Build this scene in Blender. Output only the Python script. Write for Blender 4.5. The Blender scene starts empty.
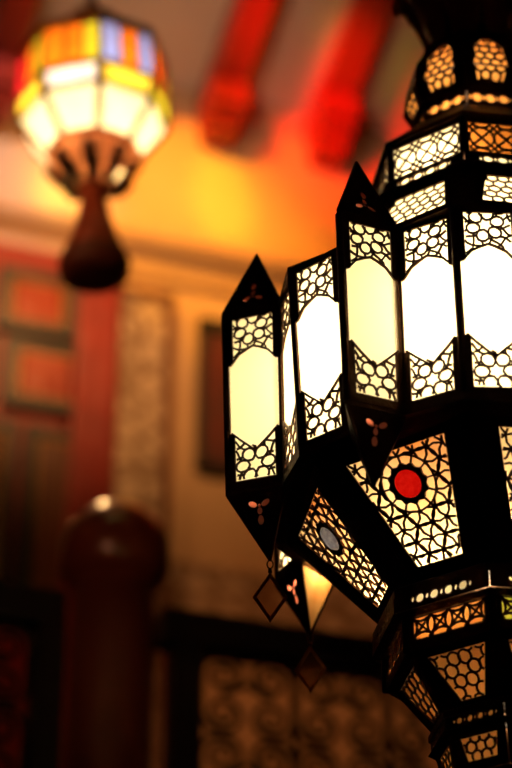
import bpy, bmesh, math, random
from mathutils import Vector, Matrix, Euler
from mathutils.geometry import tessellate_polygon
random.seed(7)
SC = bpy.context.scene
COL = SC.collection
R = math.radians
PI = math.pi

# ------------------------------------------------------------------ camera
CAM = Vector((0.0, 0.0, 1.6))
YAW = R(20.0); PITCH = R(30.754); FPX = 768 * 100 / 36.0
FH = Vector((math.sin(YAW), math.cos(YAW), 0)); RT = Vector((math.cos(YAW), -math.sin(YAW), 0)); UZ = Vector((0, 0, 1))
FWD = FH * math.cos(PITCH) + UZ * math.sin(PITCH)
UP = UZ * math.cos(PITCH) - FH * math.sin(PITCH)
cd = bpy.data.cameras.new('camera'); cam = bpy.data.objects.new('camera', cd); COL.objects.link(cam)
cd.sensor_fit = 'VERTICAL'; cd.sensor_height = 36; cd.sensor_width = 24; cd.lens = 100
cd.dof.use_dof = True; cd.dof.focus_distance = 2.76; cd.dof.aperture_fstop = 2.3
cd.clip_start = 0.05
M = Matrix((RT, UP, -FWD)).transposed().to_4x4(); M.translation = CAM; cam.matrix_world = M
SC.camera = cam

def ray(px, py): return FWD + RT * ((px - 256) / FPX) + UP * ((384 - py) / FPX)
def at(px, py, Y):
    d = ray(px, py); return CAM + d * (Y / d.y)
def at_z(px, py, z):
    d = ray(px, py); return CAM + d * ((z - CAM.z) / d.z)

# ------------------------------------------------------------------ materials
def new_mat(name):
    m = bpy.data.materials.new(name); m.use_nodes = True
    nt = m.node_tree; nt.nodes.clear()
    return m, nt.nodes, nt.links
def surf(name, c, rough=.5, metal=0, c2=None, scale=8, bump=0, bscale=40, kind='noise', stretch=(1, 1, 1), coat=0):
    m, N, L = new_mat(name)
    out = N.new('ShaderNodeOutputMaterial'); b = N.new('ShaderNodeBsdfPrincipled')
    L.new(b.outputs[0], out.inputs[0])
    b.inputs['Roughness'].default_value = rough; b.inputs['Metallic'].default_value = metal
    b.inputs['Coat Weight'].default_value = coat
    tc = N.new('ShaderNodeTexCoord'); mp = N.new('ShaderNodeMapping'); mp.inputs['Scale'].default_value = stretch
    L.new(tc.outputs['Object'], mp.inputs[0])
    c2 = c2 or tuple(x * .75 for x in c)
    if kind == 'voronoi':
        t = N.new('ShaderNodeTexVoronoi'); t.feature = 'DISTANCE_TO_EDGE'; fo = t.outputs['Distance']
    elif kind == 'wave':
        t = N.new('ShaderNodeTexWave'); t.inputs['Distortion'].default_value = 6; fo = t.outputs['Fac']
    else:
        t = N.new('ShaderNodeTexNoise'); t.inputs['Detail'].default_value = 5; fo = t.outputs['Fac']
    t.inputs['Scale'].default_value = scale
    L.new(mp.outputs[0], t.inputs['Vector'])
    cr = N.new('ShaderNodeValToRGB')
    cr.color_ramp.elements[0].position = .3 if kind != 'voronoi' else 0; cr.color_ramp.elements[0].color = (*c2, 1)
    cr.color_ramp.elements[1].position = .7 if kind != 'voronoi' else .2; cr.color_ramp.elements[1].color = (*c, 1)
    L.new(fo, cr.inputs[0]); L.new(cr.outputs[0], b.inputs['Base Color'])
    if bump:
        bn = N.new('ShaderNodeBump'); bn.inputs['Strength'].default_value = bump; bn.inputs['Distance'].default_value = .02
        if kind == 'voronoi':
            L.new(cr.outputs[0], bn.inputs['Height'])
        else:
            t2 = N.new('ShaderNodeTexNoise'); t2.inputs['Scale'].default_value = bscale
            L.new(mp.outputs[0], t2.inputs['Vector']); L.new(t2.outputs['Fac'], bn.inputs['Height'])
        L.new(bn.outputs[0], b.inputs['Normal'])
    return m
def frosted(name, c, c2=None, scale=14, gloss=.04, emit=0):
    """milky coloured glass that scatters the bulb's light through it"""
    m, N, L = new_mat(name)
    out = N.new('ShaderNodeOutputMaterial')
    tr = N.new('ShaderNodeBsdfTranslucent'); gl = N.new('ShaderNodeBsdfGlossy'); gl.inputs['Roughness'].default_value = .25
    mx = N.new('ShaderNodeMixShader'); mx.inputs[0].default_value = gloss
    tc = N.new('ShaderNodeTexCoord'); t = N.new('ShaderNodeTexNoise'); t.inputs['Scale'].default_value = scale
    L.new(tc.outputs['Object'], t.inputs['Vector'])
    cr = N.new('ShaderNodeValToRGB'); c2 = c2 or tuple(x * .85 for x in c)
    cr.color_ramp.elements[0].position = .35; cr.color_ramp.elements[0].color = (*c2, 1)
    cr.color_ramp.elements[1].position = .65; cr.color_ramp.elements[1].color = (*c, 1)
    L.new(t.outputs['Fac'], cr.inputs[0]); L.new(cr.outputs[0], tr.inputs[0])
    L.new(tr.outputs[0], mx.inputs[1]); L.new(gl.outputs[0], mx.inputs[2]); L.new(mx.outputs[0], out.inputs[0])
    return m
def clear_glass(name, c):
    m, N, L = new_mat(name)
    out = N.new('ShaderNodeOutputMaterial')
    tr = N.new('ShaderNodeBsdfTransparent'); tr.inputs[0].default_value = (*c, 1)
    gl = N.new('ShaderNodeBsdfGlossy'); gl.inputs['Roughness'].default_value = .1
    fr = N.new('ShaderNodeFresnel'); mx = N.new('ShaderNodeMixShader')
    L.new(fr.outputs[0], mx.inputs[0]); L.new(tr.outputs[0], mx.inputs[1]); L.new(gl.outputs[0], mx.inputs[2]); L.new(mx.outputs[0], out.inputs[0])
    return m

BRONZE = surf('dark_bronze', (.075, .036, .020), .38, 1, (.045, .02, .012), 30, .15, 120)
BRASS = surf('warm_brass', (.38, .17, .07), .42, 1, (.22, .09, .035), 25, .2, 90)
CREAM = frosted('cream_frosted_glass', (1.0, .90, .60), (1.0, .87, .55), 9)
AMBER = frosted('amber_frosted_glass', (1.0, .44, .11), (.95, .34, .07), 18)
SHADEMOT = frosted('shade_mottled_glass', (1.0, .86, .50), (.80, .34, .09), 6)  # orange patches stand in for inner shade on the bowl panes
ROSE = frosted('rose_glass', (.85, .26, .15), (.7, .18, .10), 12)
RUBY = frosted('ruby_glass', (1.0, .03, .04), (.9, .012, .02), 160, .08)
BLUEG = frosted('pale_blue_glass', (.20, .30, .72), (.13, .20, .55), 150, .1)
GREENG = frosted('yellow_green', (.62, .62, .10), (.5, .52, .06), 20)
SHADEAMB = frosted('shade_tinted_amber', (.42, .15, .025), (.34, .11, .015), 20)  # darker tint stands in for a pane that gets less light
GLOWAMB = frosted('lit_look_amber_glass', (1.0, .50, .14), (.85, .30, .06), 20, .0)  # makes one inner face look lit while its copies stay bronze
SMOKE = clear_glass('smoky_clear_glass', (.92, .72, .55))
_n, _l = SMOKE.node_tree.nodes, SMOKE.node_tree.links
_o = [n for n in _n if n.type == 'OUTPUT_MATERIAL'][0]; _p = _o.inputs[0].links[0].from_socket
_d = _n.new('ShaderNodeBsdfDiffuse'); _d.inputs[0].default_value = (.55, .26, .10, 1); _m = _n.new('ShaderNodeMixShader'); _m.inputs[0].default_value = .38
_l.new(_p, _m.inputs[1]); _l.new(_d.outputs[0], _m.inputs[2]); _l.new(_m.outputs[0], _o.inputs[0])

# ------------------------------------------------------------------ object helpers
def obj(name, bm, mat, parent=None, smooth=False, label=None, kind=None):
    bm.normal_update()
    me = bpy.data.meshes.new(name); bm.to_mesh(me); bm.free()
    if mat: me.materials.append(mat)
    if smooth:
        for p in me.polygons: p.use_smooth = True
    o = bpy.data.objects.new(name, me); COL.objects.link(o)
    if parent: o.parent = parent
    if label: o['label'] = label
    if kind: o['kind'] = kind
    return o
def tag(o, label, cat, group=None):
    o['label'] = label; o['category'] = cat
    if group: o['group'] = group
    return o
def thing(name, label, cat, loc=(0, 0, 0), rz=0, group=None):
    o = bpy.data.objects.new(name, None); o.empty_display_size = .1; COL.objects.link(o)
    o.location = loc; o.rotation_euler = (0, 0, rz); return tag(o, label, cat, group)
def copy_tree(o, parent=None, rz=0):
    c = o.copy(); COL.objects.link(c)
    if parent: c.parent = parent
    c.rotation_euler = (o.rotation_euler[0], o.rotation_euler[1], o.rotation_euler[2] + rz)
    for ch in list(o.children): copy_tree(ch, c)
    return c
def box(bm, lo, hi, mat=None):
    v = [bm.verts.new(((lo, hi)[i & 1][0], (lo, hi)[i >> 1 & 1][1], (lo, hi)[i >> 2 & 1][2])) for i in range(8)]
    if mat is not None:
        for q in v: q.co = mat @ q.co
    for f in ((0, 2, 3, 1), (4, 5, 7, 6), (0, 1, 5, 4), (2, 6, 7, 3), (0, 4, 6, 2), (1, 3, 7, 5)): bm.faces.new([v[i] for i in f])
def BM(): return bmesh.new()
def boxes(*bs):
    bm = BM()
    for lo, hi in bs: box(bm, lo, hi)
    return bm
def bevel(bm, w=.004, seg=2):
    bmesh.ops.bevel(bm, geom=list(bm.edges), offset=w, segments=seg, profile=.6, affect='EDGES', clamp_overlap=True)
    return bm
def tube(bm, pts, r, n=8, cap=True):
    pts = [Vector(p) for p in pts]; rings = []
    prev = None
    for i, p in enumerate(pts):
        t = (pts[min(i + 1, len(pts) - 1)] - pts[max(i - 1, 0)]).normalized()
        if prev is None:
            a = Vector((0, 0, 1)) if abs(t.z) < .9 else Vector((1, 0, 0)); u = t.cross(a).normalized()
        else: u = (prev - t * prev.dot(t)).normalized()
        prev = u; w = t.cross(u); rr = r[i] if isinstance(r, (list, tuple)) else r
        rings.append([bm.verts.new(p + (u * math.cos(2 * PI * k / n) + w * math.sin(2 * PI * k / n)) * rr) for k in range(n)])
    for a, b in zip(rings, rings[1:]):
        for k in range(n): bm.faces.new((a[k], a[(k + 1) % n], b[(k + 1) % n], b[k]))
    if cap:
        bm.faces.new(rings[0][::-1]); bm.faces.new(rings[-1])
def lathe(bm, prof, n=32, rot=0, at0=(0, 0, 0), closed=False):
    rings = []; at0 = Vector(at0)
    for r, z in prof:
        rings.append([bm.verts.new(at0 + Vector((max(r, 1e-4) * math.sin(rot + 2 * PI * k / n), -max(r, 1e-4) * math.cos(rot + 2 * PI * k / n), z))) for k in range(n)])
    pairs = list(zip(rings, rings[1:])) + ([(rings[-1], rings[0])] if closed else [])
    for a, b in pairs:
        for k in range(n): bm.faces.new((a[k], a[(k + 1) % n], b[(k + 1) % n], b[k]))
    if not closed:
        bm.faces.new(rings[0][::-1]); bm.faces.new(rings[-1])
    return bm
def polar(r, deg, z): a = R(deg); return Vector((r * math.sin(a), -r * math.cos(a), z))

# ------------------------------------------------------------------ flat panels: local 2D frame on a planar quad
def pat_bowl(cx, cy, s, n):
    o = []
    for k in range(-n, n + 1):
        for a in (0, 60, 120):
            dx, dy = math.cos(R(a)), math.sin(R(a)); ox, oy = cx - dy * k * s * .866, cy + dx * k * s * .866
            o.append([(ox + dx * t * s / 2 - dy * s * .07 * (1 if t % 2 else -1), oy + dy * t * s / 2 + dx * s * .07 * (1 if t % 2 else -1)) for t in range(-2 * n, 2 * n + 1)])
    for i in range(-n, n + 1):
        for j in range(-n, n + 1):
            if (i - j) % 3 == 0: o.append(circ(cx + s * (i + .5 * j), cy + s * .866 * j, s * .93, 24))
    return o
class Panel:
    """planar quad, corners bottom-left, bottom-right, top-right, top-left as seen from outside"""
    def __init__(s, bl, br, tr, tl):
        s.o = bl; s.ex = (br - bl).normalized(); n = s.ex.cross(tl - bl).normalized(); s.n = n; s.ey = n.cross(s.ex)
        s.c = [s.to2(p) for p in (bl, br, tr, tl)]
    def to2(s, p): d = p - s.o; return (d.dot(s.ex), d.dot(s.ey))
    def to3(s, x, y, h=0): return s.o + s.ex * x + s.ey * y + s.n * h
    def uv(s, u, v):
        a, b, c, d = s.c
        return ((a[0] * (1 - u) + b[0] * u) * (1 - v) + (d[0] * (1 - u) + c[0] * u) * v, (a[1] * (1 - u) + b[1] * u) * (1 - v) + (d[1] * (1 - u) + c[1] * u) * v)
def inside(p, poly):
    x, y = p; r = False; j = len(poly) - 1
    for i in range(len(poly)):
        xi, yi = poly[i]; xj, yj = poly[j]
        if (yi > y) != (yj > y) and x < (xj - xi) * (y - yi) / (yj - yi) + xi: r = not r
        j = i
    return r
def plate(bm, P, outer, holes, h0, h1):
    loops = [outer] + holes
    tris = tessellate_polygon([[Vector((x, y, 0)) for x, y in l] for l in loops])
    flat = [p for l in loops for p in l]
    va = [bm.verts.new(P.to3(x, y, h1)) for x, y in flat]; vb = [bm.verts.new(P.to3(x, y, h0)) for x, y in flat]
    def mk(vs):
        try: bm.faces.new(vs)
        except ValueError: pass
    for a, b, c in tris:
        A, B, C = flat[a], flat[b], flat[c]
        if (B[0] - A[0]) * (C[1] - A[1]) - (B[1] - A[1]) * (C[0] - A[0]) < 0: a, b, c = a, c, b
        if a == b or b == c or a == c: continue
        mk((va[a], va[b], va[c])); mk((vb[c], vb[b], vb[a]))
    k = 0
    for l in loops:
        n = len(l)
        for i in range(n): mk((va[k + i], vb[k + i], vb[k + (i + 1) % n], va[k + (i + 1) % n]))
        k += n
def ribbon(bm, P, pts, w, h0, h1):
    L = []
    for i, p in enumerate(pts):
        a = pts[max(i - 1, 0)]; b = pts[min(i + 1, len(pts) - 1)]
        dx, dy = b[0] - a[0], b[1] - a[1]; l = math.hypot(dx, dy) or 1
        nx, ny = -dy / l * w / 2, dx / l * w / 2
        L.append([bm.verts.new(P.to3(p[0] + sx * nx, p[1] + sx * ny, h)) for sx, h in ((1, h0), (1, h1), (-1, h1), (-1, h0))])
    for a, b in zip(L, L[1:]):
        for k in range(3): bm.faces.new((a[k], b[k], b[k + 1], a[k + 1]))
def lattice(bm, P, polys, region, w, h0, h1, step=.002, excl=None):
    for pl in polys:
        run = []
        dense = []
        for a, b in zip(pl, pl[1:]):
            n = max(1, int(math.hypot(b[0] - a[0], b[1] - a[1]) / step))
            dense += [(a[0] + (b[0] - a[0]) * t / n, a[1] + (b[1] - a[1]) * t / n) for t in range(n)]
        dense.append(pl[-1])
        for p in dense + [None]:
            if p is not None and inside(p, region) and not (excl and math.hypot(p[0] - excl[0], p[1] - excl[1]) < excl[2]): run.append(p)
            else:
                if len(run) > 1: ribbon(bm, P, run, w, h0, h1)
                run = []
def circ(cx, cy, r, n=20, a0=0): return [(cx + r * math.cos(a0 + 2 * PI * k / n), cy + r * math.sin(a0 + 2 * PI * k / n)) for k in range(n + 1)]
def circle_hole(cx, cy, rx, ry=None, n=14, rot=0):
    ry = ry or rx; c, s = math.cos(rot), math.sin(rot)
    return [(cx + c * rx * math.cos(2 * PI * k / n) - s * ry * math.sin(2 * PI * k / n), cy + s * rx * math.cos(2 * PI * k / n) + c * ry * math.sin(2 * PI * k / n)) for k in range(n)]
def pat_star(cx, cy, s, n=3):
    """six-petal stars between interlaced rings"""
    o = []
    for i in range(-n, n + 1):
        for j in range(-n, n + 1):
            x, y = cx + s * (i + .5 * j), cy + s * .866 * j
            if (i - j) % 3:
                rn = random.Random(i * 31 + j * 7 + n)
                o.append(circ(x + s * rn.uniform(-.05, .05), y + s * rn.uniform(-.05, .05), s * rn.uniform(.49, .54), 18))
    return o
def pat_rosette(cx, cy, s, rot=0):
    """one six-pointed star ringed by six rounded petals, with forked bars beyond"""
    def p(rr, a): return (cx + s * rr * math.cos(R(a + rot)), cy + s * rr * math.sin(R(a + rot)))
    o = []
    for k in range(6):
        a = 60 * k
        o.append([p(.60, a - 30), p(.43, a - 17), p(.36, a), p(.43, a + 17), p(.60, a + 30)])
        o.append([p(.60, a - 30), p(.82, a - 27), p(1.02, a - 21), p(1.17, a - 11), p(1.22, a), p(1.17, a + 11), p(1.02, a + 21), p(.82, a + 27), p(.60, a + 30)])
        o.append([p(.95, a + 23), p(1.12, a + 30), p(1.45, a + 41), p(1.9, a + 46), p(2.6, a + 40)]); o.append([p(.95, a + 37), p(1.12, a + 30), p(1.45, a + 19), p(1.9, a + 14), p(2.6, a + 20)])
        o.append([p(1.20, a), p(1.55, a + 6), p(2.2, a + 4)])
        o.append([p(1.55, a + 6), p(1.72, a + 16), p(1.78, a + 30), p(1.72, a + 44), p(1.55, a + 66)])
    return o
def pat_flower(cx, cy, s, nx, ny, diag=True, rr=.7071):
    """overlapping rings on a square grid with crossing bars"""
    o = []
    for i in range(-nx, nx + 1):
        for j in range(-ny, ny + 1):
            x, y = cx + s * i, cy + s * j; o.append(circ(x, y, s * rr, 18))
            if diag: o += [[(x - s / 2, y - s / 2), (x + s / 2, y + s / 2)], [(x - s / 2, y + s / 2), (x + s / 2, y - s / 2)]]
    return o
def pat_tri(cx, cy, s, n):
    """triangular grid of bars with small rings at the crossings"""
    o = []
    for k in range(-n, n + 1):
        for a in (0, 60, 120):
            dx, dy = math.cos(R(a)), math.sin(R(a)); ox, oy = cx - dy * k * s * .866, cy + dx * k * s * .866
            o.append([(ox - dx * n * s, oy - dy * n * s), (ox + dx * n * s, oy + dy * n * s)])
    for i in range(-n, n + 1):
        for j in range(-n, n + 1): o.append(circ(cx + s * (i + .5 * j), cy + s * .866 * j, s * .34, 10))
    return o

H0, H1 = .0015, .004     # metal plates lie just outside the glass
def glass_quad(P, poly, mat, parent, name='glass_pane', h=0.0, label=None):
    bm = BM(); plate(bm, P, poly, [], h - .0001, h); 
    # single sheet: keep the outward faces only
    dele = [f for f in bm.faces if f.normal.length == 0]
    bm.free(); bm = BM(); vs = [bm.verts.new(P.to3(x, y, h)) for x, y in poly]; bm.faces.new(vs)
    return obj(name, bm, mat, parent, label=label)

# ================================================================== the big lantern
LPOS = CAM + RT * .3302 + UP * (-.0551) + FWD * 2.9413
lan = thing('pierced_metal_lantern', 'large dark pierced-metal hanging lantern with star-shaped drum, spires and glowing cream glass', 'lantern', LPOS, R(-13.691) - YAW)
RTOP, RBOT = .332, .317; ZT, ZB = .137, -.137
VT, VB = .3077, .3040; VA = 7.54      # valley radius and its angle each side of a tower
TT, TB = .378, .370
FA = 22.5
def rot8(root, own=None):
    for k in range(1, 8): copy_tree(root, lan, R(45 * k))
    if own:                       # this one face gets its own pane tint
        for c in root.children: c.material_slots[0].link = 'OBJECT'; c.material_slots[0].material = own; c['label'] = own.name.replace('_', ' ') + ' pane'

def drum_panel(bl, br, tr, tl, name):
    P = Panel(bl, br, tr, tl); bm = BM()
    W = P.c[1][0]; H = P.c[2][1]; xt0, xt1 = P.c[3][0], P.c[2][0]
    def X(u, v): return P.uv(u, v)
    s = .145; s2 = .06
    # window opening and the two lattice openings
    win = [X(s2, .70), X(s2, .305)] + [X(s2 + .03, .30), X(.24, .268), X(.40, .235), X(.5, .225), X(.60, .235), X(.76, .268), X(1 - s2 - .03, .30), X(1 - s2, .305), X(1 - s2, .70)] + [X(1 - s2 - .02, .712), X(.78, .755), X(.66, .778), X(.5, .792), X(.34, .778), X(.22, .755), X(s2 + .02, .712)]
    hole = [X(s, .965), X(s, .71)] + [X(s2, .695), X(s2, .31), X(s, .30), X(s, .045), X(1 - s, .045), X(1 - s, .30), X(1 - s2, .31), X(1 - s2, .695), X(1 - s, .71), X(1 - s, .965)]
    plate(bm, P, P.c, [hole], H0, H1)
    bot = [X(s, .045), X(1 - s, .045), X(1 - s, .30), X(.76, .265), X(.5, .228), X(.24, .265), X(s, .30)]
    top = [X(s, .71), X(.24, .752), X(.5, .788), X(.76, .752), X(1 - s, .71), X(1 - s, .965), X(s, .965)]
    bw = .0029
    ribbon(bm, P, [X(s * .6, .315), X(.24, .27), X(.42, .222), X(.5, .20), X(.58, .222), X(.76, .27), X(1 - s * .6, .315)], bw, H0, H1)
    ribbon(bm, P, [X(s * .6, .70), X(.24, .757), X(.40, .783), X(.5, .795), X(.60, .783), X(.76, .757), X(1 - s * .6, .70)], bw, H0, H1)
    cx, cy = X(.5, .128); lattice(bm, P, pat_rosette(cx, cy, .0228, 3), bot, bw, H0, H1 - .0005)
    cx, cy = X(.5, .895); lattice(bm, P, pat_rosette(cx - .003, cy + .001, .0205, 18), top, bw * .92, H0, H1 - .0005)
    o = obj(name, bm, BRONZE, lan)
    glass_quad(P, [X(.03, .02), X(.97, .02), X(.97, .98), X(.03, .98)], CREAM, o)
    return o
vl, vr = FA - VA, FA + VA
rb0, rb1, rt0, rt1 = polar(RBOT, 0, ZB), polar(RBOT, 45, ZB), polar(RTOP, 0, ZT), polar(RTOP, 45, ZT)
vlb, vrb, vlt, vrt = polar(VB, vl, ZB), polar(VB, vr, ZB), polar(VT, vl, ZT), polar(VT, vr, ZT)
tb, tt = polar(TB, FA, ZB), polar(TT, FA, ZT)
for q in ((rb0, vlb, vlt, rt0), (vrb, rb1, rt1, vrt)): rot8(drum_panel(*q, 'drum_panel'))
for q in ((vlb, tb, tt, vlt), (tb, vrb, vrt, tt)): rot8(drum_panel(*q, 'tower_panel'))
# posts: ridge, tower nose, valleys
def post(a, b, r): bm = BM(); tube(bm, [a, b], r, 10); return bm
rot8(obj('corner_post', post(rb0, rt0, .0048), BRONZE, lan, True))
rot8(obj('tower_post', post(tb, tt, .0052), BRONZE, lan, True))
for a, b in ((vlb, vlt), (vrb, vrt)): rot8(obj('valley_post', post(a, b, .004), BRONZE, lan, True))
# eave and sill bands following the star outline
def star_band(z0, z1, grow, rr, vv, t):
    bm = BM(); pts = [polar(rr, 0, 0), polar(vv, vl, 0), polar(t, FA, 0), polar(vv, vr, 0), polar(rr, 45, 0)]
    def off(p, g): return p * (1 + g / p.length)
    ring = []
    for p in pts:
        q = [off(p, grow), off(p, grow), off(p, -.012), off(p, -.012)]
        ring.append([bm.verts.new((q[i].x, q[i].y, (z0, z1, z1, z0)[i])) for i in range(4)])
    for a, b in zip(ring, ring[1:]):
        for k in range(4): bm.faces.new((a[k], b[k], b[(k + 1) % 4], a[(k + 1) % 4]))
    bm.faces.new(ring[0]); bm.faces.new(ring[-1][::-1])
    return bm
rot8(obj('eave_band', star_band(ZT - .003, ZT + .005, .005, RTOP, VT, TT), BRONZE, lan))
rot8(obj('sill_band', star_band(ZB - .006, ZB + .004, .005, RBOT, VB, TB), BRONZE, lan))
for p, q in ((polar(RBOT, 0, -.142), vlb), (vlb, vrb), (vrb, polar(RBOT, 45, -.142))):
    bm = BM()
    p = Vector((p.x, p.y, -.142)); q = Vector((q.x, q.y, -.142))
    v = [p, q, Vector((q.x * .90, q.y * .90, -.152)), Vector((p.x * .90, p.y * .90, -.152))]
    vs = [bm.verts.new(a) for a in v] + [bm.verts.new(a + Vector((0, 0, .004))) for a in v]
    bm.faces.new(vs[:4][::-1]); bm.faces.new(vs[4:])
    for i in range(4): bm.faces.new((vs[i], vs[(i + 1) % 4], vs[4 + (i + 1) % 4], vs[4 + i]))
    rot8(obj('drum_soffit', bm, BRONZE, lan))
# spires and hanging points on the towers
def trefoil(cx, cy, s, flip=1):
    return [circle_hole(cx, cy + flip * 1.55 * s, .42 * s, .62 * s), circle_hole(cx, cy + flip * .38 * s, .36 * s, .45 * s),
            circle_hole(cx - .85 * s, cy - flip * .55 * s, .62 * s, .36 * s, rot=flip * R(30)), circle_hole(cx + .85 * s, cy - flip * .55 * s, .62 * s, .36 * s, rot=-flip * R(30)), circle_hole(cx, cy - flip * .30 * s, .22 * s, .22 * s)]
def pyramid(a, b, c, apex, name, up):
    """a, b, c = valley, nose, valley: the two outer faces carry the trefoil, the inner face is plain"""
    root = None
    bm = BM()
    for p, q in ((a, b), (b, c)):
        P = Panel(p, q, apex, apex) if up else Panel(q, p, apex, apex)
        o = [P.to2(P.o), P.c[1], P.to2(apex)]
        m = (o[0][0] + o[1][0]) / 2; cx = m * .72 + o[2][0] * .28; cy = o[2][1] * .24
        plate(bm, P, o, trefoil(cx, cy, .0105), 0, .0018)
    root = obj(name, bm, BRONZE, lan)
    bm = BM(); vs = [bm.verts.new(v) for v in (c, a, apex)]; bm.faces.new(vs if up else vs[::-1])
    obj('inner_face', bm, BRONZE, root)
    for p, q in ((a, b), (b, c)):
        P = Panel(p, q, apex, apex) if up else Panel(q, p, apex, apex)
        o = [P.to2(P.o), P.c[1], P.to2(apex)]; g = ((o[0][0] + o[1][0] + o[2][0]) / 3, o[2][1] / 3)
        glass_quad(P, [(g[0] + .8 * (x - g[0]), g[1] + .8 * (y - g[1])) for x, y in o], ROSE, root, h=-.0015)
    bm = BM()
    for p in (a, b, c): tube(bm, [p, apex], .0022, 6)
    obj('edge_wire', bm, BRONZE, root, True)
    return root
def grow(p, g): return Vector((p.x * (1 + g / math.hypot(p.x, p.y)), p.y * (1 + g / math.hypot(p.x, p.y)), p.z))
ez = Vector((0, 0, .005))
rot8(pyramid(vlt + ez, grow(tt, .003) + ez, vrt + ez, polar(.333, FA, .247), 'spire', True))
ez = Vector((0, 0, -.006))
hp = pyramid(vlb + ez, grow(tb, .002) + ez, vrb + ez, polar(.3155, FA, -.232), 'hanging_point', False); rot8(hp)
for o in lan.children:            # point behind the left tower: amber glass inner side added to look lit
    if o.name.startswith('hanging_point') and abs(o.rotation_euler.z - R(225)) < .01:
        for c in o.children:
            if c.name.startswith('inner_face'):
                c.material_slots[0].link = 'OBJECT'; c.material_slots[0].material = GLOWAMB; c['label'] = 'inner face in amber glass added to look lit'
# diamond pendants under two of the points
def diamond():
    bm = BM(); h, w = .035, .0225
    outer = [(0, h), (-w, 0), (0, -h), (w, 0)]; inner = [(0, h * .80), (-w * .80, 0), (0, -h * .80), (w * .80, 0)]
    P = Panel(Vector((0, 0, 0)), Vector((1, 0, 0)), Vector((1, 0, 1)), Vector((0, 0, 1)))
    plate(bm, P, outer, [inner], -.002, .002)
    return P, bm, inner
P, bm, inner = diamond()
def pendant(ang, turn, drop):
    root_bm = BM(); top = .0
    # link of wire and bead at the top
    tube(root_bm, [Vector((.004 * math.cos(t), 0, -.006 + .006 * math.sin(t))) for t in [k * PI / 6 for k in range(13)]], .0011, 6)
    tube(root_bm, [(0, 0, -.012), (0, 0, -.018)], .0028, 8)
    o = obj('diamond_pendant', root_bm, BRONZE, lan, True, label='small diamond-shaped glass pendant hanging from a drum point')
    p = polar(.3155, ang, -.232); o.location = p; o.rotation_euler = (0, 0, R(turn))
    P, b2, inner = diamond()
    f = obj('diamond_frame', b2, BRASS, o); f.location = (0, 0, -.018 - .035)
    g = glass_quad(P, inner, SMOKE, o); g.location = (0, 0, -.018 - .035)
pendant(22.5 - 90, 14, 0); pendant(22.5 - 135 + 22.5 - 22.5, 2, 0)

# tiers of the octagonal body
def tier_panel(name, r0, z0, r1, z1, opening, pats, glass, bw=.0029, excl=None, extra=None):
    """one face between the edges at 0 and 45 degrees; opening in (u metres from the middle, z)"""
    P = Panel(polar(r0, 0, z0), polar(r0, 45, z0), polar(r1, 45, z1), polar(r1, 0, z1)); bm = BM()
    mid = P.c[1][0] / 2; L = P.c[2][1]
    def X(u, z): return (mid + u, (z - z0) / (z1 - z0) * L)
    op = [X(*p) for p in opening]
    plate(bm, P, P.c, [op], H0, H1)
    lattice(bm, P, pats(X), op, bw, H0, H1 - .0005, excl=excl(X) if excl else None)
    if extra: extra(bm, P, X)
    o = obj(name, bm, BRONZE, lan)
    cx = sum(p[0] for p in P.c) / 4; cy = sum(p[1] for p in P.c) / 4
    glass_quad(P, [(cx + .95 * (x - cx), cy + .95 * (y - cy)) for x, y in P.c], glass, o)
    return o, P, X
def bead_strip(name, r, z0, z1, half, n, glass, zc, rad, r1=None):
    r1 = r1 or r
    P = Panel(polar(r, 0, z0), polar(r, 45, z0), polar(r1, 45, z1), polar(r1, 0, z1)); bm = BM(); mid = P.c[1][0] / 2; L = P.c[2][1]
    holes = []; y = (zc - z0) / (z1 - z0) * L
    pitch = 2 * half / n
    for i in range(n):
        x = mid - half + (i + .5) * pitch
        holes.append(circle_hole(x, y, min(rad, pitch * .36), rad, 10))
    for i in range(n + 1): holes.append(circle_hole(mid - half + i * pitch, y, min(rad * .42, pitch * .11), rad * .6, 8))
    plate(bm, P, P.c, holes, H0, H1)
    o = obj(name, bm, BRONZE, lan)
    glass_quad(P, [(P.c[0][0] + .003, .001), (P.c[1][0] - .003, .001), (P.c[2][0] - .003, L - .001), (P.c[3][0] + .003, L - .001)], glass, o)
    return o

# lower bowl with the jewels
RBODY0, RBODY1, ZB1 = .161, .299, -.29
JZ = -.192
def scallop(bm, P, X):
    cx, cy = X(0, JZ)
    out = [(cx + (.0265 + .0016 * math.cos(12 * t)) * math.cos(t), cy + (.0265 + .0016 * math.cos(12 * t)) * math.sin(t)) for t in [2 * PI * k / 72 for k in range(72)]]
    plate(bm, P, out, [circle_hole(cx, cy, .0185, n=28)], H0, H1 + .001)
    for k in range(12):
        a = 2 * PI * k / 12; c, s_ = math.cos(a), math.sin(a)
        ribbon(bm, P, [(cx + .026 * c, cy + .026 * s_), (cx + .0375 * c, cy + .0375 * s_)], .0024, H0, H1)
    ring = [(cx + .0375 * math.cos(t), cy + .0375 * math.sin(t)) for t in [2 * PI * k / 48 for k in range(49)]]
    lattice(bm, P, [ring], [X(-.075, -.157), X(-.033, -.272), X(.033, -.272), X(.075, -.157)], .0026, H0, H1)
    for zz in (-.262,):
        ribbon(bm, P, [X(-.036, zz), X(.036, zz)], .002, H0, H1)
body, P, X = tier_panel('bowl_panel', RBODY0, ZB1, RBODY1, ZB - .004, [(-.073, -.157), (-.033, -.272), (.033, -.272), (.073, -.157)],
    lambda X: pat_bowl(*X(0, JZ), .0215, 8), SHADEMOT, .0030, lambda X: (*X(0, JZ), .036), scallop)
cx, cy = X(0, JZ)
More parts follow.
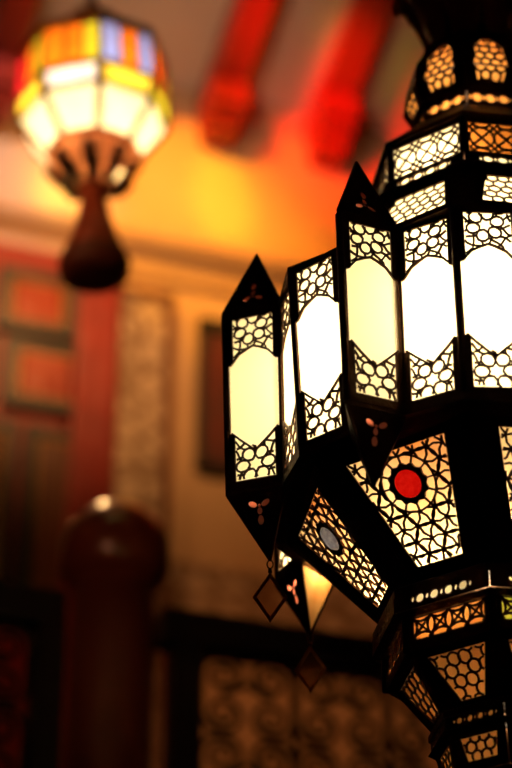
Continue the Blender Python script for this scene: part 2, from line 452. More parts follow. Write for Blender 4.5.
def jewel(mat, label, parent):
    bm = BM(); rings = []
    for rr, h in ((.0185, .0035), (.0165, .0065), (.0105, .0085), (.004, .0092)):
        rings.append([bm.verts.new(P.to3(cx + rr * math.cos(2 * PI * k / 24), cy + rr * math.sin(2 * PI * k / 24), h)) for k in range(24)])
    for a, b in zip(rings, rings[1:]):
        for k in range(24): bm.faces.new((a[k], a[(k + 1) % 24], b[(k + 1) % 24], b[k]))
    bm.faces.new(rings[-1])
    return obj('jewel', bm, mat, parent, True, label=label)
jewel_specs = {0: 'x'}
bodies = [body] + [copy_tree(body, lan, R(45 * k)) for k in range(1, 8)]
# photographed faces: -45..0 carries the red jewel, -90..-45 the pale blue one
for k, b in enumerate(bodies):
    blue = (k % 2 == 0)
    jewel(BLUEG if blue else RUBY, 'pale blue glass jewel' if blue else 'ruby red glass jewel', b)
# ridge bars of the bowl
bm = BM(); 
def bar(bm, a, b, w0, w1, t=.006):
    """flat strap with a ridge, following the octagon edge"""
    rad = Vector((a.x, a.y, 0)).normalized(); tan = Vector((-rad.y, rad.x, 0))
    ra = []
    for p, w in ((a, w0), (b, w1)):
        ra.append([bm.verts.new(p + tan * sx * w - rad * abs(sx) * w * .40 + rad * h) for sx, h in ((-1, 0), (-1, t), (0, t), (1, t), (1, 0))])
    for k in range(4): bm.faces.new((ra[0][k], ra[0][k + 1], ra[1][k + 1], ra[1][k]))
bar(bm, polar(RBODY1, 0, ZB - .004), polar(RBODY0, 0, ZB1), .022, .018)
rot8(obj('bowl_rib', bm, BRONZE, lan))

def octring(name, prof, label=None, mat=None, n=8):
    bm = BM(); lathe(bm, prof, n); return obj(name, bm, mat or BRONZE, lan)
def octtube(name, prof):
    bm = BM(); lathe(bm, prof, 8, closed=True); return obj(name, bm, BRONZE, lan)
octtube('bowl_rim', [(.168, -.288), (.181, -.296), (.181, -.308), (.150, -.306), (.150, -.29)])
rot8(bead_strip('beaded_strip', .178, -.329, -.307, .042, 4, CREAM, -.3175, .0062))
octtube('gallery_rim', [(.170, -.328), (.183, -.331), (.170, -.335), (.150, -.335), (.150, -.329)])
def rect(u, z0, z1, du=0): return [(-u - du, z1), (-u, z0), (u, z0), (u + du, z1)]
rot8(tier_panel('gallery_panel', .162, -.378, .162, -.331, rect(.0515, -.3655, -.3325), lambda X: pat_flower(*X(-.013, -.349), .026, 4, 2), AMBER)[0], GREENG)
bm = BM(); tube(bm, [polar(.165, 0, -.38), polar(.165, 0, -.328)], .0055, 8); rot8(obj('gallery_post', bm, BRONZE, lan, True))
octtube('gallery_foot', [(.166, -.372), (.166, -.380), (.140, -.384), (.135, -.372)])
rot8(tier_panel('funnel_panel', .102, -.444, .152, -.379, [(-.042, -.3845), (-.017, -.436), (.017, -.436), (.042, -.3845)], lambda X: pat_star(*X(0, -.405), .0165, 4), AMBER)[0])
bm = BM(); bar(bm, polar(.152, 0, -.379), polar(.102, 0, -.444), .011, .010, .005); rot8(obj('funnel_rib', bm, BRONZE, lan))
octtube('funnel_rim', [(.104, -.442), (.113, -.447), (.113, -.455), (.085, -.455), (.085, -.444)])
rot8(bead_strip('beaded_strip', .106, -.470, -.455, .030, 4, AMBER, -.4625, .0042))
octtube('cup_rim', [(.106, -.469), (.114, -.473), (.106, -.478), (.085, -.478), (.085, -.470)])
rot8(tier_panel('cup_panel', .088, -.524, .101, -.476, [(-.026, -.4835), (-.021, -.512), (.021, -.512), (.026, -.4835)], lambda X: pat_star(*X(0, -.496), .0135, 4), AMBER)[0])
octring('bottom_finial', [(.086, -.522), (.094, -.528), (.086, -.536), (.060, -.548), (.030, -.565), (.016, -.585), (.024, -.60), (.020, -.615), (.006, -.635)])

# roof, upper gallery, neck, onion dome, crown
bm = BM(); q = [polar(RTOP - .004, 0, ZT + .004), polar(RTOP - .004, 45, ZT + .004), polar(.222, 45, .215), polar(.222, 0, .215)]
vs = [bm.verts.new(p) for p in q] + [bm.verts.new(p - Vector((0, 0, .003))) for p in q]; bm.faces.new(vs[:4]); bm.faces.new(vs[4:][::-1])
for i in range(4): bm.faces.new((vs[i], vs[4 + i], vs[4 + (i + 1) % 4], vs[(i + 1) % 4]))
rot8(obj('roof_slope', bm, BRONZE, lan))
rot8(tier_panel('roof_panel', .222, .215, .172, .318, [(-.040, .292), (-.056, .228), (.056, .228), (.040, .292)], lambda X: pat_star(*X(0, .26), .0165, 5), CREAM, .0028)[0])
bm = BM(); bar(bm, polar(.222, 0, .215), polar(.172, 0, .318), .014, .012); rot8(obj('roof_rib', bm, BRONZE, lan))
bm = BM(); bar(bm, polar(RTOP - .004, 0, ZT + .004), polar(.222, 0, .215), .014, .012); rot8(obj('roof_rib', bm, BRONZE, lan))
octtube('upper_gallery_foot', [(.178, .314), (.186, .318), (.178, .323), (.158, .323), (.158, .314)])
rot8(bead_strip('beaded_strip', .172, .322, .342, .042, 4, CREAM, .331, .0068, .166))
octtube('upper_gallery_sill', [(.166, .341), (.172, .344), (.164, .349), (.150, .349), (.150, .341)])
rot8(tier_panel('upper_gallery_panel', .158, .346, .158, .410, rect(.0545, .352, .4025), lambda X: pat_flower(*X(0, .377), .0355, 3, 2, True, .5), CREAM, .0036)[0], SHADEAMB)  # the one tinted pane imitates a dimmer face
bm = BM(); tube(bm, [polar(.160, 0, .345), polar(.160, 0, .410)], .0055, 8); rot8(obj('upper_gallery_post', bm, BRONZE, lan, True))
octtube('upper_gallery_eave', [(.160, .407), (.169, .410), (.168, .417), (.14, .417), (.14, .407)])
rot8(tier_panel('shoulder_panel', .160, .417, .098, .478, rect(.028, .447, .466), lambda X: pat_flower(*X(-.007, .4565), .014, 4, 3), AMBER)[0])
octtube('neck_rim', [(.098, .476), (.104, .480), (.098, .485), (.08, .485), (.08, .476)])
rot8(bead_strip('beaded_strip', .090, .484, .512, .030, 3, AMBER, .500, .0082))
octtube('neck_eave', [(.090, .511), (.100, .516), (.092, .522), (.075, .522), (.075, .511)])
rot8(tier_panel('dome_panel', .090, .520, .106, .552, [(-.0255, .5519), (-.019, .531), (.019, .531), (.0255, .5519)], lambda X: pat_star(*X(0, .55), .0155, 5), AMBER, .0038)[0])
rot8(tier_panel('dome_panel', .106, .552, .100, .590, [(-.020, .5899), (-.0255, .5521), (.0255, .5521), (.020, .5899)], lambda X: pat_star(*X(0, .57), .0155, 5), AMBER, .0038)[0])
rot8(tier_panel('dome_panel', .100, .590, .078, .630, [(-.007, .610), (-.020, .5901), (.020, .5901), (.007, .610)], lambda X: pat_star(*X(0, .585), .0155, 5), AMBER, .0038)[0])
for (a, b), (c, d) in (((.090, .520), (.106, .552)), ((.106, .552), (.100, .590)), ((.100, .590), (.078, .630))):
    bm = BM(); bar(bm, polar(a, 0, b), polar(c, 0, d), .011, .011, .004); rot8(obj('dome_rib', bm, BRONZE, lan))
octring('crown_cup', [(.080, .626), (.086, .632), (.070, .640), (.058, .655), (.056, .668), (.060, .676), (.052, .70), (.056, .74), (.070, .78), (.03, .80), (.055, .83), (.055, .86), (.02, .90), (.02, .98), (.008, 1.0)])
def leaf():
    bm = BM(); n = 14; rows = []
    ctr = [(.062, .640), (.064, .670), (.070, .700), (.081, .728), (.092, .752), (.101, .768), (.110, .768), (.113, .757), (.108, .748)]
    wid = [.018, .024, .030, .034, .036, .032, .024, .014, .005]
    for (r, z), w in zip(ctr, wid):
        row = []
        for u in (-1, -.6, 0, .6, 1):
            p = polar(r, 0, z); row.append(bm.verts.new((u * w, p.y - (0.35 * w * (1 - u * u)) , z + .25 * w * u * u)))
        rows.append(row)
    for a, b in zip(rows, rows[1:]):
        for k in range(4): bm.faces.new((a[k], a[k + 1], b[k + 1], b[k]))
    bmesh.ops.solidify(bm, geom=list(bm.faces), thickness=.0025)
    bmesh.ops.subdivide_edges(bm, edges=list(bm.edges), cuts=1, use_grid_fill=True, smooth=.5)
    return obj('crown_leaf', bm, BRASS, lan, True)
lf = leaf(); rot8(lf)
bm = BM(); tube(bm, [(0, 0, .99), (0, 0, 9.0 - LPOS.z)], .006, 8); obj('suspension_rod', bm, BRONZE, lan, True)
# unseen ring plate added between drum and bowl to shade the bowl panes
bm = BM(); lathe(bm, [(.11, -.142), (.275, -.142), (.275, -.146), (.11, -.146)], 24, closed=True); obj('inner_shade_ring', bm, BRASS, lan)

bm = BM(); lathe(bm, [(.145, -.296), (.145, -.299)], 16); obj('bowl_light_baffle', bm, BRASS, lan)  # unseen disc added to keep the bowl light out of the tiers below
bm = BM(); lathe(bm, [(.134, -.3755), (.134, -.3785)], 16); obj('gallery_light_baffle', bm, BRASS, lan)  # unseen disc added to block light between gallery and funnel
bm = BM(); lathe(bm, [(.084, -.4555), (.084, -.4575)], 16); obj('funnel_light_baffle', bm, BRASS, lan)  # unseen disc added to block light between funnel and cup
# bulbs of the big lantern, plus one added tower light
def point(name, loc, power, color, rad=.02):
    l = bpy.data.lights.new(name, 'POINT'); l.energy = power; l.color = color; l.shadow_soft_size = rad
    o = bpy.data.objects.new(name, l); COL.objects.link(o); o.location = loc; return o
LM = Matrix.Translation(LPOS) @ Matrix.Rotation(R(-13.691) - YAW, 4, 'Z')
WARM = (1.0, .80, .50)
point('drum_bulb', LM @ polar(.08, 20, -.01), 8.0, WARM, .03)
point('drum_bulb', LM @ polar(.07, 235, .03), 3.8, WARM, .03)
point('drum_bulb', LM @ polar(.05, 150, .08), 4.0, WARM, .03)
point('bowl_bulb', LM @ polar(.05, -40, -.25), 4.2, WARM, .015)
point('gallery_bulb', LM @ polar(.05, -30, -.326), .46, WARM, .012)
point('funnel_bulb', LM @ polar(.02, 10, -.392), .13, WARM, .01)
point('cup_bulb', LM @ polar(.0, 0, -.485), .08, WARM, .012)
point('roof_bulb', LM @ polar(.10, -24, .350), 1.0, WARM, .012)
point('tower_glow_light', LM @ polar(.318, -112.5, -.125), .30, WARM, .006)  # light added in this one tower to brighten the inner face
point('neck_bulb', LM @ polar(.03, -20, .49), .3, WARM, .012)
point('dome_bulb', LM @ polar(.02, -30, .57), .34, WARM, .012)

# ================================================================== room
YW = 6.2; YR = 4.5
PLASTER = surf('warm_plaster', (.62, .44, .26), .8, 0, (.54, .37, .21), 3, .15, 25)
CEILP = surf('ceiling_plaster', (.60, .52, .44), .8, 0, (.52, .45, .38), 2, .1, 20)
DARKFLOOR = surf('dark_tile', (.10, .06, .04), .4, 0, (.07, .04, .03), 3)
REDWOOD = surf('red_painted_wood', (.38, .030, .012), .42, 0, (.28, .020, .008), 10, .2, 30, stretch=(1, .2, 1), coat=.2)
DOORRED = surf('glossy_red_paint', (.34, .018, .008), .45, 0, (.25, .010, .006), 7, .25, 18, coat=.08)
FIELD = surf('orange_red_lacquer', (.48, .075, .022), .28, 0, (.34, .035, .012), 9, .2, 18, coat=.5)
GOLD = surf('aged_gold_paint', (.45, .22, .05), .4, .3, (.30, .14, .03), 20)
GREENBLK = surf('dark_green_paint', (.018, .026, .018), .4, 0, (.01, .014, .01), 14)
BROWNWOOD = surf('brown_varnished_wood', (.17, .060, .022), .35, 0, (.11, .036, .014), 6, .1, 20, stretch=(1, 1, .15), coat=.3)
NEWELW = surf('dark_red_wood', (.21, .042, .014), .55, 0, (.155, .028, .010), 5, .05, 20, stretch=(1, 1, .15))
CAPW = surf('polished_dark_red_wood', (.21, .045, .016), .30, 0, (.16, .030, .011), 5, 0, coat=.5)
IRON = surf('black_iron', (.012, .010, .009), .5, .4, (.008, .007, .006), 20)
STUCCO = surf('carved_stucco', (.62, .50, .36), .8, 0, (.22, .14, .08), 11, .8, kind='voronoi')

zf = at(160, 613, YR).z - 1.02        # gallery floor
zc = at(120, 252, YW).z                # cornice
zceil = at(200, 92, YW).z
SL = math.tan(R(24))                   # the ceiling rises away from the back wall
XL, XR_, YB = -4.2, 8.5, -2.5
def quad(name, pts, mat, th):
    bm = BM(); pts = [Vector(p) for p in pts]; n = (pts[1] - pts[0]).cross(pts[2] - pts[0]).normalized()
    a = [bm.verts.new(p) for p in pts]; b = [bm.verts.new(p - n * th) for p in pts]; k = len(pts)
    bm.faces.new(a); bm.faces.new(b[::-1])
    for i in range(k): bm.faces.new((a[i], b[i], b[(i + 1) % k], a[(i + 1) % k]))
    o = obj(name, bm, mat); o['kind'] = 'structure'; return o
def cz(y): return zceil + (YW - y) * SL
quad('floor', [(XL, YB, 0), (XR_, YB, 0), (XR_, YW, 0), (XL, YW, 0)], DARKFLOOR, .1)
quad('wall_back', [(XL, YW, 0), (XR_, YW, 0), (XR_, YW, zceil), (XL, YW, zceil)], PLASTER, .15)
quad('ceiling', [(XL, YW, zceil), (XR_, YW, zceil), (XR_, YB, cz(YB)), (XL, YB, cz(YB))], CEILP, .1)
quad('wall_left', [(XL, YB, 0), (XL, YW, 0), (XL, YW, zceil), (XL, YB, cz(YB))], PLASTER, .1)
quad('wall_right', [(XR_, YW, 0), (XR_, YB, 0), (XR_, YB, cz(YB)), (XR_, YW, zceil)], PLASTER, .1)
quad('wall_front', [(XR_, YB, 0), (XL, YB, 0), (XL, YB, cz(YB)), (XR_, YB, cz(YB))], PLASTER, .1)
o = obj('floor_gallery', boxes(((XL, YR - .25, zf - .3), (XR_, YW, zf))), DARKFLOOR); o['kind'] = 'structure'
# cornice moulding
bm = BM()
prof = [(0, -.10), (-.03, -.10), (-.05, -.05), (-.10, -.02), (-.13, .01), (-.13, .05), (-.08, .07), (0, .07)]
ra = [[bm.verts.new((x, YW + y, zc + z)) for y, z in prof] for x in (XL, XR_)]
for k in range(len(prof)): bm.faces.new((ra[0][k], ra[1][k], ra[1][(k + 1) % len(prof)], ra[0][(k + 1) % len(prof)]))
bm.faces.new(ra[0][::-1]); bm.faces.new(ra[1])
o = obj('trim_1', bm, PLASTER); o['kind'] = 'structure'

# ceiling beams
def beam(px, py_top, py_bot, w, label):
    p = at(px, py_top, YW); q = at(px, py_bot, YW)
    t = thing('ceiling_beam', label, 'beam', (p.x, YW, p.z), 0, 'red beams under the ceiling')
    h = .16
    bm = BM(); L = 5.5
    pts = [(0, 0), (-L, L * SL)]
    v = []
    for y, z in pts:
        v.append([bm.verts.new((x, y, z + dz)) for x, dz in ((0, 0), (w, 0), (w, -h), (0, -h))])
    for k in range(4): bm.faces.new((v[0][k], v[0][(k + 1) % 4], v[1][(k + 1) % 4], v[1][k]))
    bm.faces.new(v[0][::-1]); bm.faces.new(v[1]); obj('beam_timber', bm, REDWOOD, t)
    d = p.z - q.z
    bm = BM()
    for y0, z0, z1, g in ((-.20, -.02, -h - .02, .01), (-.16, -h - .02, -h - .02 - (d - h) * .35, 0), (-.12, -h - .02 - (d - h) * .35, -h - .02 - (d - h) * .7, -.005), (-.08, -h - .02 - (d - h) * .7, -d, -.01)):
        box(bm, (-g, y0, z1), (w + g, 0, z0))
    obj('corbel', bm, REDWOOD, t)
    return t
beam(199, 92, 147, .125, 'red painted ceiling beam in the middle, its stepped corbel left of the spired lantern')
beam(305, 104, 167, .135, 'red painted ceiling beam whose corbel ends just above the lantern spire')
beam(-24, 70, 125, .125, 'red painted ceiling beam at the upper left edge beside the coloured lantern')

# carved plaster strip, framed hanging and frieze on the back wall
def wall_box(px0, py0, px1, py1, d0, d1):
    a = at(px0, py0, YW); b = at(px1, py1, YW); return (a.x, YW - d1, min(a.z, b.z)), (b.x, YW - d0, max(a.z, b.z))
lo, hi = wall_box(110, 292, 163, 600, 0, .04); lo = (lo[0], lo[1], zf)
t = thing('carved_plaster_panel', 'tall pale carved plaster panel on the wall right of the red door', 'wall panel', ((lo[0] + hi[0]) / 2, YW - .015, lo[2]))
w = (hi[0] - lo[0]) / 2; h = hi[2] - lo[2]
obj('carved_field', bevel(boxes(((-w + .03, -.03, .03), (w - .03, 0, h - .03))), .005), STUCCO, t)
obj('border', boxes(((-w, -.045, 0), (-w + .03, 0, h)), ((w - .03, -.045, 0), (w, 0, h)), ((-w, -.045, h - .03), (w, 0, h))), BROWNWOOD, t)
lo, hi = wall_box(197, 322, 272, 484, 0, .05)
t = thing('framed_hanging', 'dark red framed wall picture partly hidden behind the lantern', 'picture', ((lo[0] + hi[0]) / 2, YW, lo[2]))
w = (hi[0] - lo[0]) / 2; h = hi[2] - lo[2]
REDCLOTH = surf('dark_red_cloth', (.16, .022, .010), .6, 0, (.07, .02, .012), 5, .1, 30)
obj('picture', boxes(((-w + .02, -.03, .02), (w - .02, 0, h - .02))), REDCLOTH, t)
obj('frame', boxes(((-w, -.045, 0), (-w + .022, 0, h)), ((w - .022, -.045, 0), (w, 0, h)), ((-w, -.045, h - .05), (w, 0, h)), ((-w, -.045, 0), (w, 0, .022))), GREENBLK, t)
a = at(165, 562, YW); b = at(165, 640, YW)
o = obj('trim_2', bevel(boxes(((a.x, YW - .03, b.z), (5.5, YW, a.z))), .006), STUCCO); o['kind'] = 'structure'

# painted red door
a = at(-150, 282, YW); b = at(108, 282, YW)
t = thing('painted_door', 'tall red painted door with dark framed panels and gilt edges', 'door', (b.x, YW - .015, zf))
H = b.z - zf; W = b.x - a.x
obj('door_leaf', boxes(((-W, -.10, 0), (-.16, 0, H))), DOORRED, t)
obj('door_post', bevel(boxes(((-.15, -.16, 0), (0, 0, H + .02))), .012), DOORRED, t)
def px_x(px, py): return at(px, py, YW).x - b.x
def px_z(py, px=40): return at(px, py, YW).z - zf
def door_panel(x0, x1, py0, py1, mat, arch=False):
    X0, X1 = px_x(x0, (py0 + py1) / 2), px_x(x1, (py0 + py1) / 2); Z1, Z0 = px_z(py0), px_z(py1); f = .04
    bm = boxes(((X0, -.135, Z0), (X0 + f, -.10, Z1)), ((X1 - f, -.135, Z0), (X1, -.10, Z1)), ((X0 + f, -.135, Z0), (X1 - f, -.10, Z0 + f)), ((X0 + f, -.135, Z1 - f), (X1 - f, -.10, Z1)))
    o = obj('door_panel', bm, GREENBLK, t)
    g = f; s = .012
    obj('gilt_edge', boxes(((X0 + g, -.128, Z0 + g), (X0 + g + s, -.10, Z1 - g)), ((X1 - g - s, -.128, Z0 + g), (X1 - g, -.10, Z1 - g)), ((X0 + g, -.128, Z0 + g), (X1 - g, -.10, Z0 + g + s)), ((X0 + g, -.128, Z1 - g - s), (X1 - g, -.10, Z1 - g))), GOLD, o)
    m = .058
    obj('raised_field', bevel(boxes(((X0 + m, -.13, Z0 + m * .8), (X1 - m, -.10, Z1 - m * .8))), .012), mat, o)
door_panel(-12, 66, 296, 356, FIELD); door_panel(-6, 76, 364, 430, FIELD); door_panel(10, 78, 448, 640, BROWNWOOD)
door_panel(-110, -22, 296, 356, FIELD); door_panel(-110, -16, 364, 430, FIELD); door_panel(-80, 0, 448, 640, BROWNWOOD)

# newel post
c0 = at(115, 560, YR - .02); 
t = thing('newel_post', 'round dark red wooden newel post with a broad domed cap at the railing', 'newel post', (c0.x, c0.y, zf))
pm = (ray(160, 560) * (YR / ray(160, 560).y)).length / FPX
ztop = at(112, 506, YR).z - zf; zr1 = at(112, 545, YR).z - zf; zr0 = at(112, 582, YR).z - zf
rs = 40 * pm; rc = 55 * pm
bm = BM(); lathe(bm, [(rs * 1.15, 0), (rs * 1.15, .12), (rs, .14), (rs, zr0 - .02)], 40); obj('shaft', bm, NEWELW, t, True)
bm = BM(); lathe(bm, [(rs * .9, zr0 - .04), (rs * 1.05, zr0 - .03), (rc * .93, zr0), (rc, zr0 + .015), (rc, zr1 - .008), (rc * .97, zr1), (rc * .86, zr1 + (ztop - zr1) * .30), (rc * .55, zr1 + (ztop - zr1) * .72), (rc * .2, ztop - .003), (.001, ztop)], 40)
obj('cap', bm, CAPW, t, True)

# iron railings
def spiral(cx, cz, r0, r1, a0, turns, n=22):
    return [(cx + (r0 + (r1 - r0) * k / n) * math.cos(a0 + turns * 2 * PI * k / n), 0, cz + (r0 + (r1 - r0) * k / n) * math.sin(a0 + turns * 2 * PI * k / n)) for k in range(n + 1)]
ztr = at(165, 613, YR).z - zf
def railing(x0, x1, label, posts):
    t = thing('iron_railing', label, 'railing', (x0, YR, zf), 0, 'black iron railings of the gallery')
    L = x1 - x0
    obj('handrail', bevel(boxes(((0, -.05, ztr - .085), (L, .05, ztr))), .012), IRON, t)
    obj('bottom_rail', boxes(((0, -.02, .08), (L, .02, .12))), IRON, t)
    for p in posts: obj('post', boxes(((p - .035, -.035, 0), (p + .035, .035, ztr - .08))), IRON, t)
    cw = .23; n = int((L - .1) / cw)
    edges = sorted(list(posts) + [0, L])
    for a, b in zip(edges, edges[1:]):
        n = max(0, int(round((b - a - .12) / cw)))
        if n == 0: continue
        s = (b - a - .08) / n
        for i in range(n):
            bm = BM(); x = a + .04 + (i + .5) * s; nl = 8; hz = (ztr - .205) / nl
            for lv in range(nl):
                z = .12 + hz * (lv + .5); q = s * .25
                for sx in (-1, 1):
                    up = 1 if lv % 2 else -1
                    pts = [(x + sx * (q + q * .96 * math.cos(t)), 0, z + up * .45 * hz * math.sin(t)) for t in [PI * 1.0]]
                    spi = [(x + sx * (q + q * (.95 - .75 * k / 28) * math.cos(2 * PI * 1.6 * k / 28)), 0, z + up * hz * (.50 - .38 * k / 28) * math.sin(2 * PI * 1.6 * k / 28)) for k in range(29)]
                    tube(bm, [(x + sx * q * 1.95, 0, z - up * hz * .5)] + spi, .0085, 6)
                if lv % 2: tube(bm, [(x - q, 0, z - hz * .5), (x, 0, z - hz * .2), (x + q, 0, z - hz * .5)], .008, 6)
            for px_ in (x - s / 2,):
                tube(bm, [(px_, 0, .12), (px_, 0, ztr - .08)], .009, 6)
            obj('scroll_panel', bm, IRON, t, True)
xn = c0.x
xp = at(183, 700, YR).x - (xn + rs * 1.2)
railing(xn + rs * 1.2, 4.2, 'black iron scrollwork railing right of the round newel post', (xp, xp + 1.3, xp + 2.6))
xl0 = -2.6
railing(xl0, xn - rs * 1.2, 'black iron scrollwork railing left of the newel post, under the red door', (at(45, 700, YR).x - xl0, 0.8))

# ================================================================== coloured lantern
Y2 = 4.1
c2 = at(93, 103, Y2); d2 = (c2 - CAM).length; m2 = d2 / FPX
lan2 = thing('stained_glass_lantern', 'blurred octagonal lantern of coloured glass panes with brass fittings, hanging at upper left', 'lantern', c2, -YAW + R(9))
lan2.rotation_euler = (Matrix.Rotation(R(-2.6), 3, FH) @ Matrix.Rotation(-YAW + R(9), 3, 'Z')).to_euler()
Rr = 76 * m2
def G(c): return c
glass2 = {n: frosted(n + '_stained_glass', c, None, 20, .05) for n, c in dict(red=(.9, .02, .03), orange=(1, .22, .01), green=(.70, .62, .03), blue=(.30, .34, .80), white=(.9, .82, .80), yellow=(1, .70, .06), pale=(1, .88, .52)).items()}
k2 = 1 / math.cos(R(38))
zs = [(.90, -.62), (.97, -.52), (1.0, -.20), (.98, .42), (.66, .72), (.45, .80)]
zA, zB_, zC_, zD = .62 * Rr, -.10 * Rr, -.38 * Rr, -.86 * Rr     # top of windows, bottom of windows, bottom of the small ring, bottom of the bright ring
rA, rB, rC, rD = .97 * Rr, 1.0 * Rr, .97 * Rr, .60 * Rr
def tier2(r0, z0, r1, z1, k, u0, u1, mat, name):
    """pane k between two edges of the octagon, cut between u0 and u1 across"""
    a0, a1 = 45 * k, 45 * k + 45
    def pt(r, z, u): return polar(r, a0, z).lerp(polar(r, a1, z), u)
    m = .012
    P = Panel(pt(r0, z0, u0), pt(r0, z0, u1), pt(r1, z1, u1), pt(r1, z1, u0))
    bm = BM(); o = P.c; cx = sum(p[0] for p in o) / 4; cy = sum(p[1] for p in o) / 4
    inn = [(x + (cx - x) * .13, y + (cy - y) * .13) for x, y in o]
    plate(bm, P, o, [inn], 0, .006)
    f = obj(name, bm, BRASS, lan2)
    glass_quad(P, [(x + (cx - x) * .06, y + (cy - y) * .06) for x, y in o], glass2[mat], f)
# faces seen: k=7 is centred a little left of the viewer
cols = {6: ('red', 'orange', 'green'), 7: ('orange', 'orange', 'green'), 0: ('blue', 'orange', 'blue'), 1: ('orange', 'red', 'green'), 2: ('yellow', 'orange', 'red'), 3: ('green', 'blue', 'orange'), 4: ('red', 'yellow', 'orange'), 5: ('orange', 'green', 'red')}
low = {7: 'white', 0: 'yellow', 6: 'yellow', 1: 'green', 2: 'yellow', 3: 'orange', 4: 'yellow', 5: 'green'}
for k in range(8):
    cs = cols[k]
    for (u0, u1), c in zip(((0, .40), (.40, .72), (.72, 1)), cs): tier2(rB, zB_, rA, zA, k, u0, u1, c, 'window_pane')
    tier2(rC, zC_, rB, zB_, k, 0, 1, low[k], 'small_pane')
    tier2(rD, zD, rC, zC_, k, 0, 1, 'pale', 'sloping_pane')
def o2(name, prof, mat=BRASS, n=8, smooth=False):
    bm = BM(); lathe(bm, prof, n); return obj(name, bm, mat, lan2, smooth)
o2('top_cap', [(.99 * Rr, zA), (1.0 * Rr, zA + .02), (.85 * Rr, zA + .10 * Rr), (.55 * Rr, zA + .32 * Rr), (.42 * Rr, zA + .38 * Rr), (.44 * Rr, zA + .6 * Rr), (.30 * Rr, zA + .8 * Rr), (.1 * Rr, zA + .95 * Rr), (.05 * Rr, zA + 1.2 * Rr)])
# brass bowl below with petal slots
def open_ring(name, prof, mat, n):
    bm = BM(); rings = [[bm.verts.new(polar(a, 360 * k / n, z)) for k in range(n)] for a, z in prof]
    for a, b in zip(rings, rings[1:]):
        for k in range(n): bm.faces.new((a[k], b[k], b[(k + 1) % n], a[(k + 1) % n]))
    return obj(name, bm, mat, lan2)
BOWLG = frosted('brown_amber_glass', (.36, .11, .03), (.16, .04, .012), 6)
bowl = open_ring('lower_bowl', [(rD, zD + .005), (rD * 1.03, zD - .01), (rD * .97, zD - .10 * Rr), (rD * .90, zD - .19 * Rr)], BOWLG, 8)
bm = BM(); lathe(bm, [(rD * .31, zD - .53 * Rr), (rD * .33, zD - .55 * Rr), (rD * .2, zD - .60 * Rr), (rD * .1, zD - .60 * Rr)], 16); obj('bowl_boss', bm, BRONZE, bowl, True)
GLINTG = frosted('glint_amber_glass', (1, .70, .34), None, 20, 0)  # paler glass on two beads stands in for bright highlights
for k in range(8):
    P = Panel(polar(rD * .34, 45 * k, zD - .54 * Rr), polar(rD * .34, 45 * k + 45, zD - .54 * Rr), polar(rD * .90, 45 * k + 45, zD - .19 * Rr), polar(rD * .90, 45 * k, zD - .19 * Rr))
    bm = BM(); hs = []
    for u, v, sz in ((.5, .46, .017), (.22, .80, .012), (.78, .80, .012), (.5, .86, .012), (.5, .14, .008)):
        x, y = P.uv(u, v); hs.append(circle_hole(x, y, sz))
    plate(bm, P, P.c, hs, .001, .004); pl = obj('bowl_plate', bm, BRASS, lan2)
    x, y = P.uv(.5, .46); glass_quad(P, circle_hole(x, y, .019), GLINTG if k in (6, 1) else BOWLG, pl, 'glass_bead')
    for u, v, sz in ((.22, .80, .014), (.78, .80, .014), (.5, .86, .014), (.5, .14, .010)):
        x, y = P.uv(u, v); glass_quad(P, circle_hole(x, y, sz), BOWLG, pl, 'glass_bead')
    bm = BM(); a = 45 * k + 32
    tube(bm, [polar(rD * 1.0, a, zD - .03), polar(rD * .93, a, zD - .19 * Rr), polar(rD * .70, a, zD - .38 * Rr), polar(rD * .40, a, zD - .52 * Rr)], [.010, .016, .016, .008], 8)
    obj('brass_rib', bm, BRONZE, bowl, True)
zt2 = zD - .54 * Rr
REDMET = surf('red_lacquered_metal', (.55, .11, .04), .45, .2, (.36, .06, .02), 12)
lb = .245
bm = BM(); lathe(bm, [(.030, zt2 + .01), (.040, zt2), (.032, zt2 - .03), (.042, zt2 - lb * .35), (.062, zt2 - lb * .62), (.076, zt2 - lb * .78)], 24)
bell = obj('bell_pendant', bm, REDMET, lan2, True)
bm = BM(); lathe(bm, [(.070, zt2 - lb * .76), (.084, zt2 - lb * .82), (.087, zt2 - lb * .92), (.080, zt2 - lb * 1.02), (.06, zt2 - lb * 1.05), (.03, zt2 - lb * 1.06)], 24); obj('bell_rim', bm, NEWELW, bell, True)
bm = BM(); tube(bm, [(0, 0, zA + 1.18 * Rr), (0, 0, cz(c2.y) - c2.z)], .008, 8); obj('suspension_rod', bm, BRONZE, lan2, True)
point('coloured_lantern_bulb', c2 + Vector((.0, -.0, -.10 * Rr)), 2.7, (1, .86, .62), .03)
point('bowl_bulb', c2 + Vector((0, 0, zD - .12 * Rr)), 1.6, (1, .80, .50), .015)

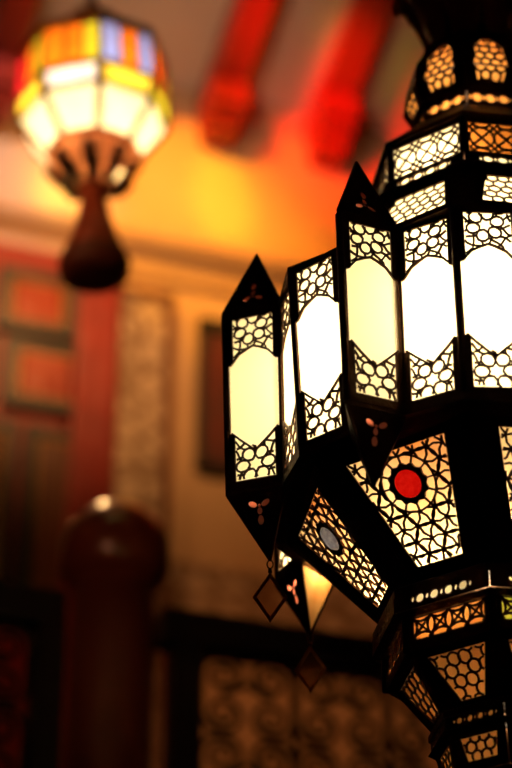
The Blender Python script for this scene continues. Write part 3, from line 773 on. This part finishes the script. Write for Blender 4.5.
# ================================================================== room light
def spot(name, loc, target, power, color, size, blend, rad=.05):
    l = bpy.data.lights.new(name, 'SPOT'); l.energy = power; l.color = color; l.spot_size = R(size); l.spot_blend = blend; l.shadow_soft_size = rad
    o = bpy.data.objects.new(name, l); COL.objects.link(o); o.location = loc
    o.rotation_euler = (Vector(target) - Vector(loc)).to_track_quat('-Z', 'Y').to_euler(); return o
S0 = Vector((c2.x - .7, 4.2, zceil + .42))
spot('amber_spot', S0, at(160, 210, YW), 520, (1, .38, .003), 24, .8)
spot('orange_spot', S0 + Vector((.1, 0, 0)), at(260, 200, YW), 480, (1, .20, .006), 22, .9)
spot('red_spot', S0 + Vector((.3, .1, -.6)), at(388, 165, YW), 950, (1, .022, .006), 19, .9)
spot('yellow_spot', S0 + Vector((.1, -.2, 0)), at(222, 200, YW), 320, (.50, .75, .02), 6, .5).scale = (.75, 1.5, 1)
spot('green_spot', S0 + Vector((0, -.2, 0)), at(60, 208, YW), 360, (.70, .85, .05), 5.5, .6).scale = (.8, 1.5, 1)
spot('olive_spot', S0 + Vector((0, -.2, -1.6)), at(335, 35, YW - .5), 90, (.6, .75, .05), 8, .9)
spot('mauve_spot', S0 + Vector((-.3, -.3, 0)), at(0, 175, YW), 330, (.78, .62, .66), 18, .9)
spot('ceiling_fill', S0 + Vector((.2, -.6, -1.9)), at(175, 0, YW - .8), 120, (1, .62, .38), 34, 1.0)  # fill added to brighten the ceiling, no fixture there
spot('gallery_fill', (c2.x + .3, 4.4, zc + .2), at(110, 295, YW), 170, (1, .42, .13), 62, 1.0, .1)  # added warm fill for the upper door and wall, unseen source
spot('landing_fill', (2.0, 5.0, zf + 1.7), at(330, 720, YW), 11, (1, .30, .07), 80, 1.0, .1)  # added fill to lift the wall behind the railing
spot('newel_fill', (-1.2, .6, 3.6), c0 + Vector((0, 0, -.1)), 55, (1, .40, .18), 13, .8, .15)  # added fill so the newel shaft shows, no lamp stands there
spot('door_fill', (-.3, 4.9, zf + 2.1), at(35, 500, YW), 32, (1, .42, .14), 70, 1.0, .1)  # extra fill added to lift the lower door panels
spot('cap_glint_spot', (c0.x + .05, YW - .35, zc - .2), (c0.x, c0.y, zf + ztop), 30, (1, .50, .18), 14, .6, .04)  # added only to put a highlight on the newel cap
spot('front_left_fill', (-2.2, 1.8, 4.6), c2 + Vector((0, 0, .0)), 260, (1, .45, .18), 20, 1.0, .1)  # unseen fill added for the coloured lantern and its bell
w = bpy.data.worlds.new('world'); SC.world = w; w.use_nodes = True
w.node_tree.nodes['Background'].inputs[0].default_value = (.05, .02, .01, 1); w.node_tree.nodes['Background'].inputs[1].default_value = .3
SC.view_settings.view_transform = 'Standard'; SC.view_settings.look = 'None'; SC.view_settings.gamma = 1; SC.view_settings.exposure = 0
SC.cycles.sample_clamp_indirect = 3
